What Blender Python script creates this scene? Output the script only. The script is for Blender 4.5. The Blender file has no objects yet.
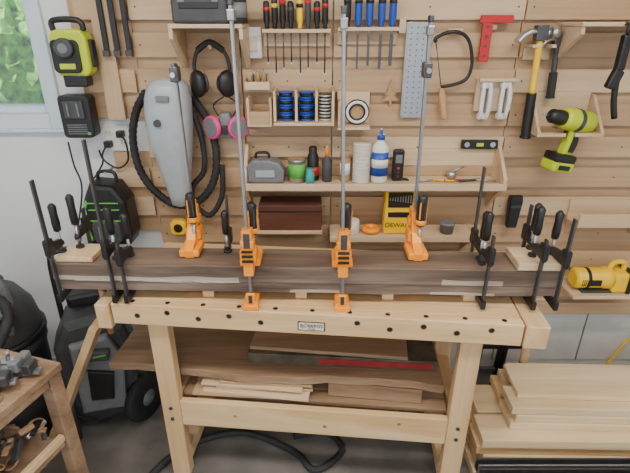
import bpy,bmesh,math,random
from mathutils import Vector,Matrix,Euler,noise
RD=math.radians
random.seed(7)
# ---- camera calibration: measurements are intersected with REAL planes (wall, bench top, shelf) ----
F=470.;CX=315.;CY=236.5;P=RD(24.6);H=1.75
def ray(px,py):
    a=(px-CX)/F;b=(py-CY)/F
    return Vector((a,math.cos(P)-math.sin(P)*b,-(math.sin(P)+math.cos(P)*b)))
def W(px,py,Y=2.0):
    d=ray(px,py);return Vector((0,0,H))+d*(Y/d.y)
def G(px,py,z):
    d=ray(px,py);return Vector((0,0,H))+d*((z-H)/d.z)
# ---------------------------------------------------------------- materials
MATS={}
def base(name):
    m=bpy.data.materials.new(name);m.use_nodes=True
    nt=m.node_tree;b=nt.nodes['Principled BSDF'];MATS[name]=m
    return m,nt,b
def plain(name,c,rough=.5,metal=0,var=.12,scale=25,spec=.5,bump=0):
    m,nt,b=base(name)
    tc=nt.nodes.new('ShaderNodeTexCoord');n=nt.nodes.new('ShaderNodeTexNoise')
    n.inputs['Scale'].default_value=scale;n.inputs['Detail'].default_value=4
    nt.links.new(tc.outputs['Object'],n.inputs['Vector'])
    r=nt.nodes.new('ShaderNodeValToRGB')
    r.color_ramp.elements[0].position=.3;r.color_ramp.elements[1].position=.7
    r.color_ramp.elements[0].color=(c[0]*(1-var),c[1]*(1-var),c[2]*(1-var),1)
    r.color_ramp.elements[1].color=(min(1,c[0]*(1+var)),min(1,c[1]*(1+var)),min(1,c[2]*(1+var)),1)
    nt.links.new(n.outputs['Fac'],r.inputs['Fac']);nt.links.new(r.outputs['Color'],b.inputs['Base Color'])
    b.inputs['Roughness'].default_value=rough;b.inputs['Metallic'].default_value=metal
    b.inputs['Specular IOR Level'].default_value=spec
    if bump:
        bp=nt.nodes.new('ShaderNodeBump');bp.inputs['Strength'].default_value=bump;bp.inputs['Distance'].default_value=.003
        nt.links.new(n.outputs['Fac'],bp.inputs['Height']);nt.links.new(bp.outputs['Normal'],b.inputs['Normal'])
    return m
def wood(name,c1,c2,c3,axis=0,s=1.,rough=.55,streak=.5):
    m,nt,b=base(name)
    tc=nt.nodes.new('ShaderNodeTexCoord');oi=nt.nodes.new('ShaderNodeObjectInfo')
    add=nt.nodes.new('ShaderNodeVectorMath');add.operation='ADD'
    mul=nt.nodes.new('ShaderNodeMath');mul.operation='MULTIPLY';mul.inputs[1].default_value=7.3
    nt.links.new(oi.outputs['Random'],mul.inputs[0])
    nt.links.new(tc.outputs['Object'],add.inputs[0]);nt.links.new(mul.outputs[0],add.inputs[1])
    mp=nt.nodes.new('ShaderNodeMapping');sc=[14*s,14*s,14*s];sc[axis]=1.1*s
    mp.inputs['Scale'].default_value=sc
    nt.links.new(add.outputs[0],mp.inputs['Vector'])
    n=nt.nodes.new('ShaderNodeTexNoise');n.inputs['Scale'].default_value=1;n.inputs['Detail'].default_value=5
    n.inputs['Distortion'].default_value=.6
    nt.links.new(mp.outputs[0],n.inputs['Vector'])
    r=nt.nodes.new('ShaderNodeValToRGB');e=r.color_ramp.elements
    e[0].position=.3;e[0].color=(*c1,1);e[1].position=.72;e[1].color=(*c3,1)
    k=e.new(.5);k.color=(*c2,1)
    nt.links.new(n.outputs['Fac'],r.inputs['Fac'])
    mp2=nt.nodes.new('ShaderNodeMapping');sc=[120*s,120*s,120*s];sc[axis]=4*s
    mp2.inputs['Scale'].default_value=sc;nt.links.new(add.outputs[0],mp2.inputs['Vector'])
    n2=nt.nodes.new('ShaderNodeTexNoise');n2.inputs['Scale'].default_value=1;n2.inputs['Detail'].default_value=3
    nt.links.new(mp2.outputs[0],n2.inputs['Vector'])
    mx=nt.nodes.new('ShaderNodeMix');mx.data_type='RGBA';mx.blend_type='MULTIPLY'
    mx.inputs['Factor'].default_value=streak
    r2=nt.nodes.new('ShaderNodeValToRGB');r2.color_ramp.elements[0].position=.3;r2.color_ramp.elements[1].position=.6
    r2.color_ramp.elements[0].color=(.62,.55,.48,1)
    nt.links.new(n2.outputs['Fac'],r2.inputs['Fac'])
    nt.links.new(r.outputs['Color'],mx.inputs['A']);nt.links.new(r2.outputs['Color'],mx.inputs['B'])
    nt.links.new(mx.outputs['Result'],b.inputs['Base Color'])
    b.inputs['Roughness'].default_value=rough
    bp=nt.nodes.new('ShaderNodeBump');bp.inputs['Strength'].default_value=.15;bp.inputs['Distance'].default_value=.002
    nt.links.new(n2.outputs['Fac'],bp.inputs['Height']);nt.links.new(bp.outputs['Normal'],b.inputs['Normal'])
    return m
PLY=wood('plywood',(.47,.30,.16),(.54,.36,.205),(.60,.42,.25),0,.5,streak=.3)
PLYV=wood('plywood_vertical',(.47,.31,.17),(.54,.37,.22),(.60,.43,.27),2,.5,streak=.3)
PLYB=wood('plywood_back',(.43,.27,.145),(.49,.325,.185),(.54,.38,.225),0,.4,streak=.3)
PLYL=wood('plywood_light',(.56,.39,.23),(.64,.475,.30),(.70,.54,.36),0,.6,streak=.2)
PINE=wood('pine_x',(.64,.41,.19),(.74,.51,.27),(.81,.60,.36),0,.8,.4,.22)
PINEZ=wood('pine_z',(.58,.36,.17),(.68,.46,.24),(.76,.55,.32),2,.8,.4,.25)
PINEY=wood('pine_y',(.60,.38,.18),(.70,.48,.26),(.78,.57,.34),1,.8,.4,.25)
POP=wood('pale_lumber',(.70,.52,.29),(.80,.62,.38),(.87,.71,.48),0,.7,.5,.2)
WAL=wood('walnut',(.085,.058,.042),(.165,.115,.082),(.27,.20,.15),0,1.1,.6,.55)
WALF=wood('walnut_front',(.075,.052,.038),(.15,.108,.08),(.28,.22,.175),0,1.4,.7,.6)
SAP=wood('walnut_sapwood',(.27,.21,.165),(.40,.34,.28),(.55,.50,.44),0,1.4,.7,.5)
BRN=wood('rough_lumber',(.20,.12,.065),(.30,.19,.11),(.39,.27,.165),0,1.,.7,.5)
DRK=wood('dark_wood',(.05,.018,.012),(.09,.03,.02),(.13,.05,.03),0,1.,.5,.4)
BEECH=wood('handle_wood',(.45,.25,.10),(.55,.33,.15),(.62,.40,.2),2,2.,.4,.2)
ORG=plain('orange_paint',(1.,.32,.008),.38,var=.04)
BLK=plain('black_plastic',(.012,.012,.013),.42,var=.2)
BLK2=plain('black_rubber',(.022,.022,.024),.7,var=.2)
DGR=plain('dark_grey_plastic',(.05,.053,.058),.5,var=.15)
MGR=plain('mid_grey_plastic',(.17,.18,.19),.5)
VGR=plain('silver_grey_plastic',(.36,.40,.43),.35,var=.06)
STL=plain('steel',(.50,.51,.52),.32,.9,var=.08,scale=60)
ZNC=plain('zinc_bar',(.36,.37,.38),.35,.8,var=.08,scale=60)
DST=plain('dark_steel',(.10,.10,.105),.4,.7)
LIM=plain('lime_plastic',(.50,.62,.015),.4,var=.05)
YEL=plain('yellow_plastic',(.90,.56,.008),.4,var=.05)
BLU=plain('blue_plastic',(.012,.07,.42),.35,var=.08)
RED=plain('red_paint',(.50,.02,.02),.4,var=.08)
DRED=plain('dull_red_board_edge',(.26,.018,.018),.6,var=.25)
PNK=plain('magenta_plastic',(.75,.06,.28),.45,var=.06)
WHT=plain('white_plastic',(.75,.75,.73),.45,var=.03)
CRM=plain('cream_plastic',(.70,.66,.56),.5,var=.05)
GRN=plain('green_plastic',(.10,.42,.06),.45)
TEAL=plain('teal_label',(.03,.30,.28),.5)
CARD=plain('brown_box_print',(.085,.07,.045),.5,var=.5,scale=14)
PAINT=plain('white_wall_paint',(.72,.74,.76),.75,var=.03,scale=3,bump=.1)
BLOCK=plain('lower_wall_paint',(.62,.62,.60),.8,var=.06,scale=8,bump=.3)
FRAME=plain('window_frame_paint',(.62,.72,.78),.45,var=.02)
CONC=plain('concrete_floor',(.15,.138,.125),.75,var=.3,scale=6,bump=.3)
CEIL=plain('ceiling_paint',(.75,.75,.74),.9,var=.02)
CLAY=plain('cork',(.42,.26,.13),.8)
GRASS=plain('grass',(.25,.5,.10),.9,var=.4,scale=9,bump=.5)
LEAF=plain('foliage',(.18,.46,.05),.7,var=.8,scale=14,bump=1)
SIDING=plain('pale_blue_siding',(.5,.62,.68),.6,var=.03)
GLS,nt,b=base('window_glass')
b.inputs['Base Color'].default_value=(.9,.97,1,1)
tr=nt.nodes.new('ShaderNodeBsdfTransparent');tr.inputs[0].default_value=(.93,.97,1,1)
ms=nt.nodes.new('ShaderNodeMixShader');ms.inputs[0].default_value=.08;b.inputs['Roughness'].default_value=.05
nt.links.new(tr.outputs[0],ms.inputs[1]);nt.links.new(b.outputs[0],ms.inputs[2])
nt.links.new(ms.outputs[0],nt.nodes['Material Output'].inputs[0])
# ---------------------------------------------------------------- mesh builder
def smoothpts(pts,n=8,closed=False):
    pts=[Vector(p) for p in pts];out=[];L=len(pts)
    rng=range(L) if closed else range(L-1)
    for i in rng:
        if closed: p0,p1,p2,p3=pts[i-1],pts[i],pts[(i+1)%L],pts[(i+2)%L]
        else: p0=pts[max(i-1,0)];p1=pts[i];p2=pts[i+1];p3=pts[min(i+2,L-1)]
        for k in range(n):
            t=k/n
            out.append(.5*((2*p1)+(p2-p0)*t+(2*p0-5*p1+4*p2-p3)*t*t+(3*p1-p0-3*p2+p3)*t**3))
    if not closed: out.append(pts[-1])
    return out
class M:
    def __init__(s,name):
        s.name=name;s.v=[];s.f=[];s.m=[];s.sm=[];s.mats=[];s.T=Matrix()
    def mi(s,mat):
        if mat not in s.mats:s.mats.append(mat)
        return s.mats.index(mat)
    def raw(s,vs,fs,mat,smooth=False):
        o=len(s.v);k=s.mi(mat)
        s.v+=[s.T@Vector(v) for v in vs]
        for i,f in enumerate(fs):
            s.f.append([o+j for j in f]);s.m.append(k)
            s.sm.append(smooth[i] if isinstance(smooth,list) else smooth)
    def bm(s,bm,mat,Mx=Matrix(),smooth=False):
        bm.verts.index_update()
        s.raw([Mx@v.co for v in bm.verts],[[v.index for v in f.verts] for f in bm.faces],mat,smooth);bm.free()
    def box(s,c,sz,mat,rot=(0,0,0),bev=0,seg=2):
        bm=bmesh.new();bmesh.ops.create_cube(bm,size=1)
        for v in bm.verts:v.co=Vector((v.co.x*sz[0],v.co.y*sz[1],v.co.z*sz[2]))
        if bev:bmesh.ops.bevel(bm,geom=bm.edges[:],offset=min(bev,min(sz)*.45),segments=seg,affect='EDGES',profile=.5)
        s.bm(bm,mat,Matrix.Translation(Vector(c))@Euler(rot).to_matrix().to_4x4())
    def bb(s,x0,x1,y0,y1,z0,z1,mat,bev=0):
        s.box(((x0+x1)/2,(y0+y1)/2,(z0+z1)/2),(abs(x1-x0),abs(y1-y0),abs(z1-z0)),mat,bev=bev)
    def pb(s,x0,y0,x1,y1,Y,dep,mat,bev=.002):
        ym=(y0+y1)/2;a=W(x0,ym,Y).x;b_=W(x1,ym,Y).x;t=W((x0+x1)/2,y0,Y).z;u=W((x0+x1)/2,y1,Y).z
        s.bb(a,b_,Y,Y+dep,u,t,mat,bev)
    def cyl(s,p1,p2,r,mat,r2=None,seg=20):
        p1=Vector(p1);p2=Vector(p2);r2=r if r2 is None else r2
        q=(p2-p1).to_track_quat('Z','Y');vs=[];fs=[];sm=[]
        for k in range(seg):
            a=2*math.pi*k/seg;d=q@Vector((math.cos(a),math.sin(a),0))
            vs.append(p1+d*r);vs.append(p2+d*r2)
        for k in range(seg):
            j=(k+1)%seg;fs.append([2*k,2*j,2*j+1,2*k+1]);sm.append(True)
        fs.append([2*k for k in range(seg)][::-1]);fs.append([2*k+1 for k in range(seg)]);sm+=[False,False]
        s.raw(vs,fs,mat,sm)
    def lathe(s,prof,o,mat,ax=(0,0,1),seg=24,sx=1,sy=1):
        q=Vector(ax).to_track_quat('Z','Y');o=Vector(o);vs=[];fs=[];n=len(prof)
        for r,h in prof:
            for k in range(seg):
                a=2*math.pi*k/seg;vs.append(o+q@Vector((math.cos(a)*r*sx,math.sin(a)*r*sy,h)))
        for i in range(n-1):
            for k in range(seg):
                j=(k+1)%seg;fs.append([i*seg+k,i*seg+j,(i+1)*seg+j,(i+1)*seg+k])
        sm=[True]*len(fs)
        fs.append(list(range(seg))[::-1]);fs.append([(n-1)*seg+k for k in range(seg)]);sm+=[False,False]
        s.raw(vs,fs,mat,sm)
    def sph(s,c,sz,mat,rot=(0,0,0),seg=20):
        bm=bmesh.new();bmesh.ops.create_uvsphere(bm,u_segments=seg,v_segments=seg//2+2,radius=1)
        s.bm(bm,mat,Matrix.Translation(Vector(c))@Euler(rot).to_matrix().to_4x4()@Matrix.Diagonal((*sz,1)),True)
    def tube(s,pts,r,mat,seg=10,sm=0,closed=False,corr=0):
        pts=smoothpts(pts,sm,closed) if sm else [Vector(p) for p in pts]
        if corr:
            q=[pts[0]]
            for i in range(1,len(pts)):
                d=(pts[i]-pts[i-1]);L=d.length;n=max(1,int(L/corr))
                for k in range(1,n+1):q.append(pts[i-1]+d*k/n)
            pts=q
        n=len(pts);vs=[];fs=[];up=None
        for i,p in enumerate(pts):
            if closed: t=pts[(i+1)%n]-pts[i-1]
            else: t=pts[min(i+1,n-1)]-pts[max(i-1,0)]
            t.normalize()
            if up is None:
                up=Vector((0,0,1)) if abs(t.z)<.9 else Vector((1,0,0))
            up=(up-t*up.dot(t)).normalized();sd=t.cross(up)
            rr=r*(1 if not corr or i%2 else .84)
            for k in range(seg):
                a=2*math.pi*k/seg;vs.append(p+(up*math.cos(a)+sd*math.sin(a))*rr)
        for i in range(n if closed else n-1):
            for k in range(seg):
                j=(k+1)%seg;i2=(i+1)%n
                fs.append([i*seg+k,i*seg+j,i2*seg+j,i2*seg+k])
        sl=[True]*len(fs)
        if not closed:
            fs.append(list(range(seg))[::-1]);fs.append([(n-1)*seg+k for k in range(seg)]);sl+=[False,False]
        s.raw(vs,fs,mat,sl)
    def torus(s,c,Rr,r,n,mat,seg=32,sx=1,sy=1,ts=10):
        q=Vector(n).to_track_quat('Z','Y');c=Vector(c)
        s.tube([c+q@Vector((math.cos(2*math.pi*k/seg)*Rr*sx,math.sin(2*math.pi*k/seg)*Rr*sy,0)) for k in range(seg)],r,mat,seg=ts,closed=True)
    def prism(s,pts,o,u,v,th,mat,bev=0,smooth=False):
        u=Vector(u).normalized();v=Vector(v).normalized();n=u.cross(v)
        bm=bmesh.new();A=[bm.verts.new((p[0],p[1],0)) for p in pts]
        f=bm.faces.new(A);bm.normal_update()
        if f.normal.z>0:f.normal_flip()
        r=bmesh.ops.extrude_face_region(bm,geom=[f])
        for g in r['geom']:
            if isinstance(g,bmesh.types.BMVert):g.co.z+=th
        if bev:
            ed=[e for e in bm.edges if abs(e.verts[0].co.z-e.verts[1].co.z)<1e-6]
            bmesh.ops.bevel(bm,geom=ed,offset=bev,segments=2,affect='EDGES',profile=.5)
        Mx=Matrix((( u.x,v.x,n.x,o[0]),(u.y,v.y,n.y,o[1]),(u.z,v.z,n.z,o[2]),(0,0,0,1)))
        s.bm(bm,mat,Mx,smooth)
    def done(s,parent=None):
        vs=s.v;lo=Vector([min(v[i] for v in vs) for i in range(3)]);hi=Vector([max(v[i] for v in vs) for i in range(3)])
        c=(lo+hi)/2
        me=bpy.data.meshes.new(s.name);me.from_pydata([v-c for v in vs],[],s.f)
        for m in s.mats:me.materials.append(m)
        me.polygons.foreach_set('material_index',s.m);me.polygons.foreach_set('use_smooth',s.sm)
        me.update();ob=bpy.data.objects.new(s.name,me);ob.location=c
        bpy.context.scene.collection.objects.link(ob)
        bm=bmesh.new();bm.from_mesh(me);bmesh.ops.recalc_face_normals(bm,faces=bm.faces[:]);bm.to_mesh(me);bm.free()
        return ob
def label(parent,text,loc,size,mat,rot=(RD(90),0,0)):
    cu=bpy.data.curves.new('label','FONT');cu.body=text;cu.size=size;cu.align_x='CENTER';cu.align_y='CENTER';cu.extrude=.0004
    cu.materials.append(mat);ob=bpy.data.objects.new('label_text',cu)
    bpy.context.scene.collection.objects.link(ob);ob.parent=parent
    ob.location=Vector(loc)-parent.location;ob.rotation_euler=rot;return ob
def rnd(w,h,r,n=5,cx=0,cz=0):
    o=[]
    for sx,sz,a0 in((1,1,0),(-1,1,90),(-1,-1,180),(1,-1,270)):
        for k in range(n+1):
            a=RD(a0+90*k/n);o.append((cx+sx*(w/2-r)+r*math.cos(a) if False else cx+sx*(w/2-r)+r*math.cos(a),cz+sz*(h/2-r)+r*math.sin(a)))
    return o
# ================================================================ ROOM
XL,XR,YB,YF=-2.5,2.6,2.06,-2.6
m=M('floor');m.bb(XL-.1,XR+.1,YF,YB+.12,-.08,0,CONC);m.done()
m=M('ceiling');m.bb(XL-.1,XR+.1,YF,YB+.12,2.75,2.83,CEIL);m.done()
wx1=W(39,60,YB).x;wz0=W(25,114,YB).z;wx0=wx1-.95;wz1=2.4
m=M('wall_back')
m.bb(wx1,XR+.1,YB,YB+.12,0,2.75,PAINT);m.bb(XL-.1,wx0,YB,YB+.12,0,2.75,PAINT)
m.bb(wx0,wx1,YB,YB+.12,0,wz0,PAINT);m.bb(wx0,wx1,YB,YB+.12,wz1,2.75,PAINT);m.done()
m=M('wall_left');m.bb(XL-.1,XL,YF,YB,0,2.75,PAINT);m.done()
m=M('wall_right');m.bb(XR,XR+.1,YF,YB,0,2.75,PAINT);m.done()
m=M('window_1')
t=.030
m.bb(wx1-t,wx1,YB+.02,YB+.09,wz0,wz1,FRAME,.004);m.bb(wx0,wx0+t,YB+.02,YB+.09,wz0,wz1,FRAME,.004)
m.bb(wx0+t,wx1-t,YB+.02,YB+.09,wz0,wz0+t,FRAME,.004);m.bb(wx0+t,wx1-t,YB+.02,YB+.09,wz1-t,wz1,FRAME,.004)
m.bb((wx0+wx1)/2-.02,(wx0+wx1)/2+.02,YB+.02,YB+.08,wz0+t,wz1-t,FRAME,.004)
m.bb(wx0+t,wx1-t,YB+.05,YB+.056,wz0+t,wz1-t,GLS);m.done()
m=M('trim_1')
m.bb(wx1,wx1+.055,YB-.02,YB,wz0-.06,wz1+.06,FRAME,.004);m.bb(wx0-.055,wx0,YB-.02,YB,wz0-.06,wz1+.06,FRAME,.004)
m.bb(wx0,wx1,YB-.02,YB,wz0-.06,wz0,FRAME,.004);m.bb(wx0,wx1,YB-.02,YB,wz1,wz1+.06,FRAME,.004)
m.bb(wx0-.07,wx1+.07,YB-.03,YB-.001,wz0-.075,wz0-.06,FRAME,.004);m.done()
m=M('trim_2');m.bb(XL,XR,YB-.02,YB,0,.09,BLOCK,.003);m.done()
# garden
m=M('lawn');m.bb(-8,4,2.3,9,-.3,-.2,GRASS);m.done()
m=M('garden_hedge')
for i in range(30):
    bm=bmesh.new();bmesh.ops.create_icosphere(bm,subdivisions=4,radius=1)
    r=random.uniform(.35,.6);sd=Vector((random.uniform(0,50),)*3)
    c=Vector((random.uniform(-5.,-1.2),random.uniform(4.0,5.2),random.uniform(.5,2.2)))
    for v in bm.verts:
        v.co*=r*(1+.30*noise.noise(v.co*4+sd)+.25*noise.noise(v.co*12+sd)+.12*noise.noise(v.co*25+sd))
        v.co.z=max(v.co.z,-.19-c.z)
    m.bm(bm,LEAF,Matrix.Translation(c))
m.done()
m=M('garden_planter_wall');m.bb(-6,-.8,2.9,3.05,-.199,1.22,SIDING,.005)
for k in range(9):m.bb(-6,-.8,2.893,2.8995,-.10+k*.15,-.095+k*.15,FRAME)
m.done()
# ply panels
pL=W(66,0,2.04).x
xA=W(150,150,2.04).x
m=M('plywood_panel')
zb=.47
xs=[xA,W(244,100,2.04).x,W(332,100,2.04).x,W(509,100,2.04).x,1.85]
for a,b_ in zip(xs[:-1],xs[1:]):m.bb(a+.002,b_-.002,2.04,2.058,zb,2.5,PLYB)
m.bb(pL,xA,2.04,2.058,W(90,118,2.04).z,2.5,PLYB)
m.bb(W(118,200).x,xA,2.04,2.058,.85,W(120,152,2.04).z,PLYB)
m.done()
m=M('french_cleats')
def cleat(x0,x1,z0,z1,mat=PLY,y0=2.039,y1=2.02):
    m.prism([(y0,z0),(y1,z0),(y1,z1),(y0,z1-.018)],(x0,0,0),(0,1,0),(0,0,1),x1-x0,mat)
rows=[];z=.66
while z<2.4:rows.append(z);z+=.137
zpl=W(90,118,2.04).z
for i,z in enumerate(rows):
    for j,(a,b_) in enumerate(zip(xs[:-1],xs[1:])):
        cleat(a+.003,b_-.003,z,z+.09,PLYL if (i*3+j*2)%4==0 else (PLY if (i+j)%2 else PLYB))
        for xx in(a+.03,(a+b_)/2,b_-.03):m.cyl((xx,2.0205,z+.045),(xx,2.0192,z+.045),.004,DST,seg=8)
    if z>zpl:cleat(pL+.03,xA-.01,z,z+.09,PLY)
    elif .9<z<W(120,155,2.04).z-.08:cleat(W(120,200).x,xA-.01,z,z+.09,PLYL)
m.bb(pL+.10,pL+.17,2.002,2.018,zpl,2.45,PLYV)
m.done()
m=M('lower_wall_ledge');m.bb(.62,2.4,2.0,2.038,.40,.468,PLY,.003);m.done()

# ================================================================ BENCH
ang=math.atan2(1.242-1.370,.665+.703);BT=Matrix.Translation((-.016,1.306,0))@Matrix.Rotation(ang,4,'Z')
hl=.690;zt=.87
m=M('workbench');m.T=BT
he=hl-.002
m.bb(-hl,he,0,.04,zt-.082,zt,PINE,.003)
m.bb(-hl,he,.041,.50,zt-.045,zt,PINE,.003)
m.bb(-hl,he,.46,.50,zt-.082,zt-.046,PINE,.003)
for k in range(1,8):m.bb(-hl,he,.04+k*.057,.0412+k*.057,zt-.01,zt+.0003,BRN)
m.bb(hl+.004,hl+.078,-.004,.46,zt-.088,zt-.002,PINEY,.004)
m.bb(-hl-.055,-hl-.006,-.01,.30,zt-.1,zt-.002,PINEY,.004)
for yy in(.12,.36):m.cyl((hl+.03,yy,zt-.06),(hl-.15,yy,zt-.06),.012,STL)
m.cyl((hl+.078,.23,zt-.05),(hl+.10,.23,zt-.05),.022,DST)
m.cyl((hl+.092,.10,zt-.14),(hl+.092,.34,zt-.0),.011,BEECH)
m.cyl((-hl-.05,.1,zt-.06),(-hl-.10,.1,zt-.06),.02,DST);m.cyl((-hl-.085,.1,zt-.2),(-hl-.085,.1,zt+.02),.011,BEECH)
m.cyl((hl+.035,.04,zt-.17),(hl+.035,.04,zt-.088),.014,BEECH)
for i in range(12):
    x=-.60+i*.108
    if abs(x-.0)<.06:continue
    zz=zt-.026 if i%2 else zt-.044
    m.cyl((x,-.0008,zz),(x,.006,zz),.009,BLK);m.torus((x,-.0005,zz),.0096,.0014,(0,1,0),BRN,20,ts=6)
for i in range(11):
    x=-.62+i*.125
    m.cyl((x,.022,zt+.0006),(x,.022,zt-.001),.0085,BLK)
    m.cyl((x+.04,.30,zt+.0006),(x+.04,.30,zt-.001),.0085,BLK)
LG=(-.553,.545)
for sx in LG:
    m.bb(sx-.037,sx+.037,.035,.083,0,zt-.083,PINEZ,.004)
    m.bb(sx-.037,sx+.037,.43,.478,0,zt-.083,PINEZ,.004)
    m.bb(sx-.03,sx+.03,.083,.43,zt-.13,zt-.046,PINEY,.003)
    m.bb(sx-.025,sx+.025,.083,.43,.30,.40,PINEY,.003)
    m.bb(sx-.035,sx+.035,.083,.43,.05,.11,PINEY,.003)
m.bb(LG[0]+.037,LG[1]-.037,.040,.066,.285,.408,PINE,.003);m.bb(LG[0]+.037,LG[1]-.037,.445,.471,.285,.408,PINE,.003)
for sx in LG:
    for zz in(.32,.375):m.cyl((sx,.034,zz),(sx,.030,zz),.008,DST,seg=6)
for k in range(5):
    m.bb(LG[0]+.035,LG[1]-.035,.09+k*.066,.15+k*.066,.390,.408,BRN,.002)
for x,z in((-.30,.35),(.05,.33),(.33,.37)):m.cyl((x,.0395,z),(x,.041,z),.007,BRN,seg=12)
wb=m.done()
m=M('bench_nameplate');m.T=BT
m.box((0.004,-.0022,zt-.047),(.092,.002,.034),BLK,bev=.0008);m.box((0.004,-.0034,zt-.047),(.085,.001,.028),CRM)
np_=m.done()
p=BT@Vector((0.004,-.0046,zt-.0450));label(np_,'SJÖBERGS',p,.0175,BLK,(RD(90),0,ang))
p=BT@Vector((0.004,-.0046,zt-.0560));label(np_,'of Sweden',p,.006,BLK,(RD(90),0,ang))

# ================================================================ WORKPIECE
a2=math.atan2(1.345-1.396,.8066+.889);WT=Matrix.Translation((-.889,1.396,0))@Matrix.Rotation(a2,4,'Z')
LEN=1.697
def wav(m,x0,x1,y0,y1,z0,z1,mat,mtop,seed,amp=.004,n=110,sap=None):
    vs=[];fs=[];q=8
    for i in range(n+1):
        x=x0+(x1-x0)*i/n
        d=amp*noise.noise(Vector((x*5,seed,0)));e=amp*.7*noise.noise(Vector((x*11,seed+5,0)))
        zs_=z0+(z1-z0)*(.28+.35*noise.noise(Vector((x*5,seed+9,0))))
        for (y,z) in((y0+d,z0),(y0+d+e*.5,zs_),(y0+d+e,z0+(z1-z0)*.66),(y0+d,z1-.002),(y0+d+.003,z1),(y1-.003,z1+.0),(y1+e,z1-.003),(y1+e,z0)):vs.append((x,y,z))
    A,B_,C=[],[],[]
    for i in range(n):
        for k in range(q):
            j=(k+1)%q;f=[i*q+k,(i+1)*q+k,(i+1)*q+j,i*q+j]
            x=x0+(x1-x0)*i/n
            if k==0 and sap and sap(x):C.append(f)
            elif k in(0,1,2):A.append(f)
            else:B_.append(f)
    B_.append(list(range(q)));B_.append([n*q+k for k in range(q)][::-1])
    m.raw(vs,A,mat);m.raw(vs,B_,mtop)
    if C:m.raw(vs,C,SAP)
m=M('glued_walnut_slab');m.T=WT
wav(m,0,LEN,0,.138,.950,1.01,WALF,WAL,1.,sap=lambda x:x<.62 or 1.3<x<1.5)
wav(m,.012,LEN-.008,.003,.135,.911,.949,WALF,WAL,7.,.006,sap=lambda x:noise.noise(Vector((x*4,8,1)))>.1)
for i in range(26):
    x=random.uniform(.03,.62);l=random.uniform(.015,.045)
    m.sph((x,.0005,.950+random.uniform(-.003,.002)),(l,.0028,random.uniform(.001,.0028)),SAP,seg=8)
m.done()
for x0 in(.495,.82,1.12,1.40):
    m=M('support_block');m.T=WT;m.bb(x0,x0+.04,.03,.12,zt+.001,.910,PINEY,.002);m.done()
m=M('clamping_caul');m.T=WT;m.bb(.015,.14,.012,.12,1.012,1.030,PINEY,.002);m.done()
m=M('clamping_caul');m.T=WT;m.bb(1.55,1.69,-.005,.12,1.012,1.038,PLYL,.002);m.done()

def bar_clamp(X,front,ztop,tilt=0,clipz=None):
    m=M('bar_clamp')
    yb=(1.396-(X+.889)*.0301)
    fr=front
    Y=yb-.024 if fr else yb+.165
    s=1 if fr else -1
    x_at=lambda z:X+(z-1.0)*tilt
    zlo=.876
    m.box((x_at((zlo+ztop)/2),Y,(zlo+ztop)/2),(.010,.020,ztop-zlo),ZNC,(0,math.atan(tilt),0),bev=.002)
    m.box((x_at((zlo+ztop)/2),Y,(zlo+ztop)/2),(.004,.027,ztop-zlo),ZNC,(0,math.atan(tilt),0))
    m.box((x_at(ztop-.03),Y,ztop-.03),(.020,.034,.028),ZNC,bev=.003)
    m.box((x_at(ztop-.01),Y,ztop+.002),(.014,.03,.02),DST,bev=.003)
    q=[(-.018,0),(.10,.004),(.10,.030),(.02,.034),(-.018,.030)]
    if s>0:m.prism(q,(X-.023,Y,zlo-.003),(0,1,0),(0,0,1),.046,ORG,.003)
    else:m.prism(q,(X+.023,Y,zlo-.003),(0,-1,0),(0,0,1),.046,ORG,.003)
    if fr:
        m.box((X,Y-.022,zlo+.004),(.052,.012,.018),ORG,bev=.003)
        m.box((X,Y-.017,zlo+.034),(.030,.010,.045),ORG,bev=.004)
        m.box((X,Y-.023,zlo+.036),(.012,.004,.03),DST,bev=.001)
    prof=[(-.024,-.010),(.014,-.010),(.0145,.0015),(.112,.0015),(.116,.028),(.07,.05),(.04,.085),(.02,.145),(-.024,.15)]
    w=.032
    o=(X-w/2 if s>0 else X+w/2,Y,1.011)
    m.prism(prof,o,(0,s,0),(0,0,1),w,ORG,.003)
    m.box((X,Y+s*.065,1.011+.016),(.068,.098,.026),ORG,bev=.006)
    m.box((X,Y+s*.01,1.011+.055),(.054,.055,.045),ORG,bev=.008)
    m.box((X,Y-s*.008,1.011+.10),(.044,.036,.03),ORG,bev=.006)
    for zz in(.045,.062,.079):m.box((X,Y-(.028 if fr else .0),1.011+zz),(.036,.008,.007),BLK,bev=.001)
    if fr:m.box((X,Y-.0255,1.011+.115),(.020,.004,.05),DST,bev=.001)
    hx=X+.010;hy=Y+s*.052
    p0=Vector((hx,hy,1.04));p1=p0+Vector((.0,0,.075))
    m.cyl(p0,p1,.006,STL)
    m.lathe([(.006,0),(.015,.004),(.017,.02),(.016,.05),(.0175,.085),(.016,.105),(.008,.112)],p1,BLK,seg=16)
    m.lathe([(.0178,.0),(.0185,.003),(.0185,.014),(.0178,.017)],p1+Vector((0,0,.008)),ORG,seg=16)
    for k in range(6):
        a=k*math.pi/3;m.box(p1+Vector((math.cos(a)*.0165,math.sin(a)*.0165,.06)),(.005,.005,.06),DGR if k%2 else ORG,(0,0,a),bev=.001)
    if clipz:
        m.box((x_at(clipz),Y,clipz),(.026,.04,.045),DST,bev=.003);m.cyl((x_at(clipz),Y-.02,clipz),(x_at(clipz),Y-.035,clipz),.008,STL)
    return m.done()
bar_clamp(-.431,False,1.62,-.01,1.60)
bar_clamp(-.214,True,1.795,-.005)
bar_clamp(.090,True,1.775,-.02)
bar_clamp(.349,False,1.755,-.01,1.615)

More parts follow.
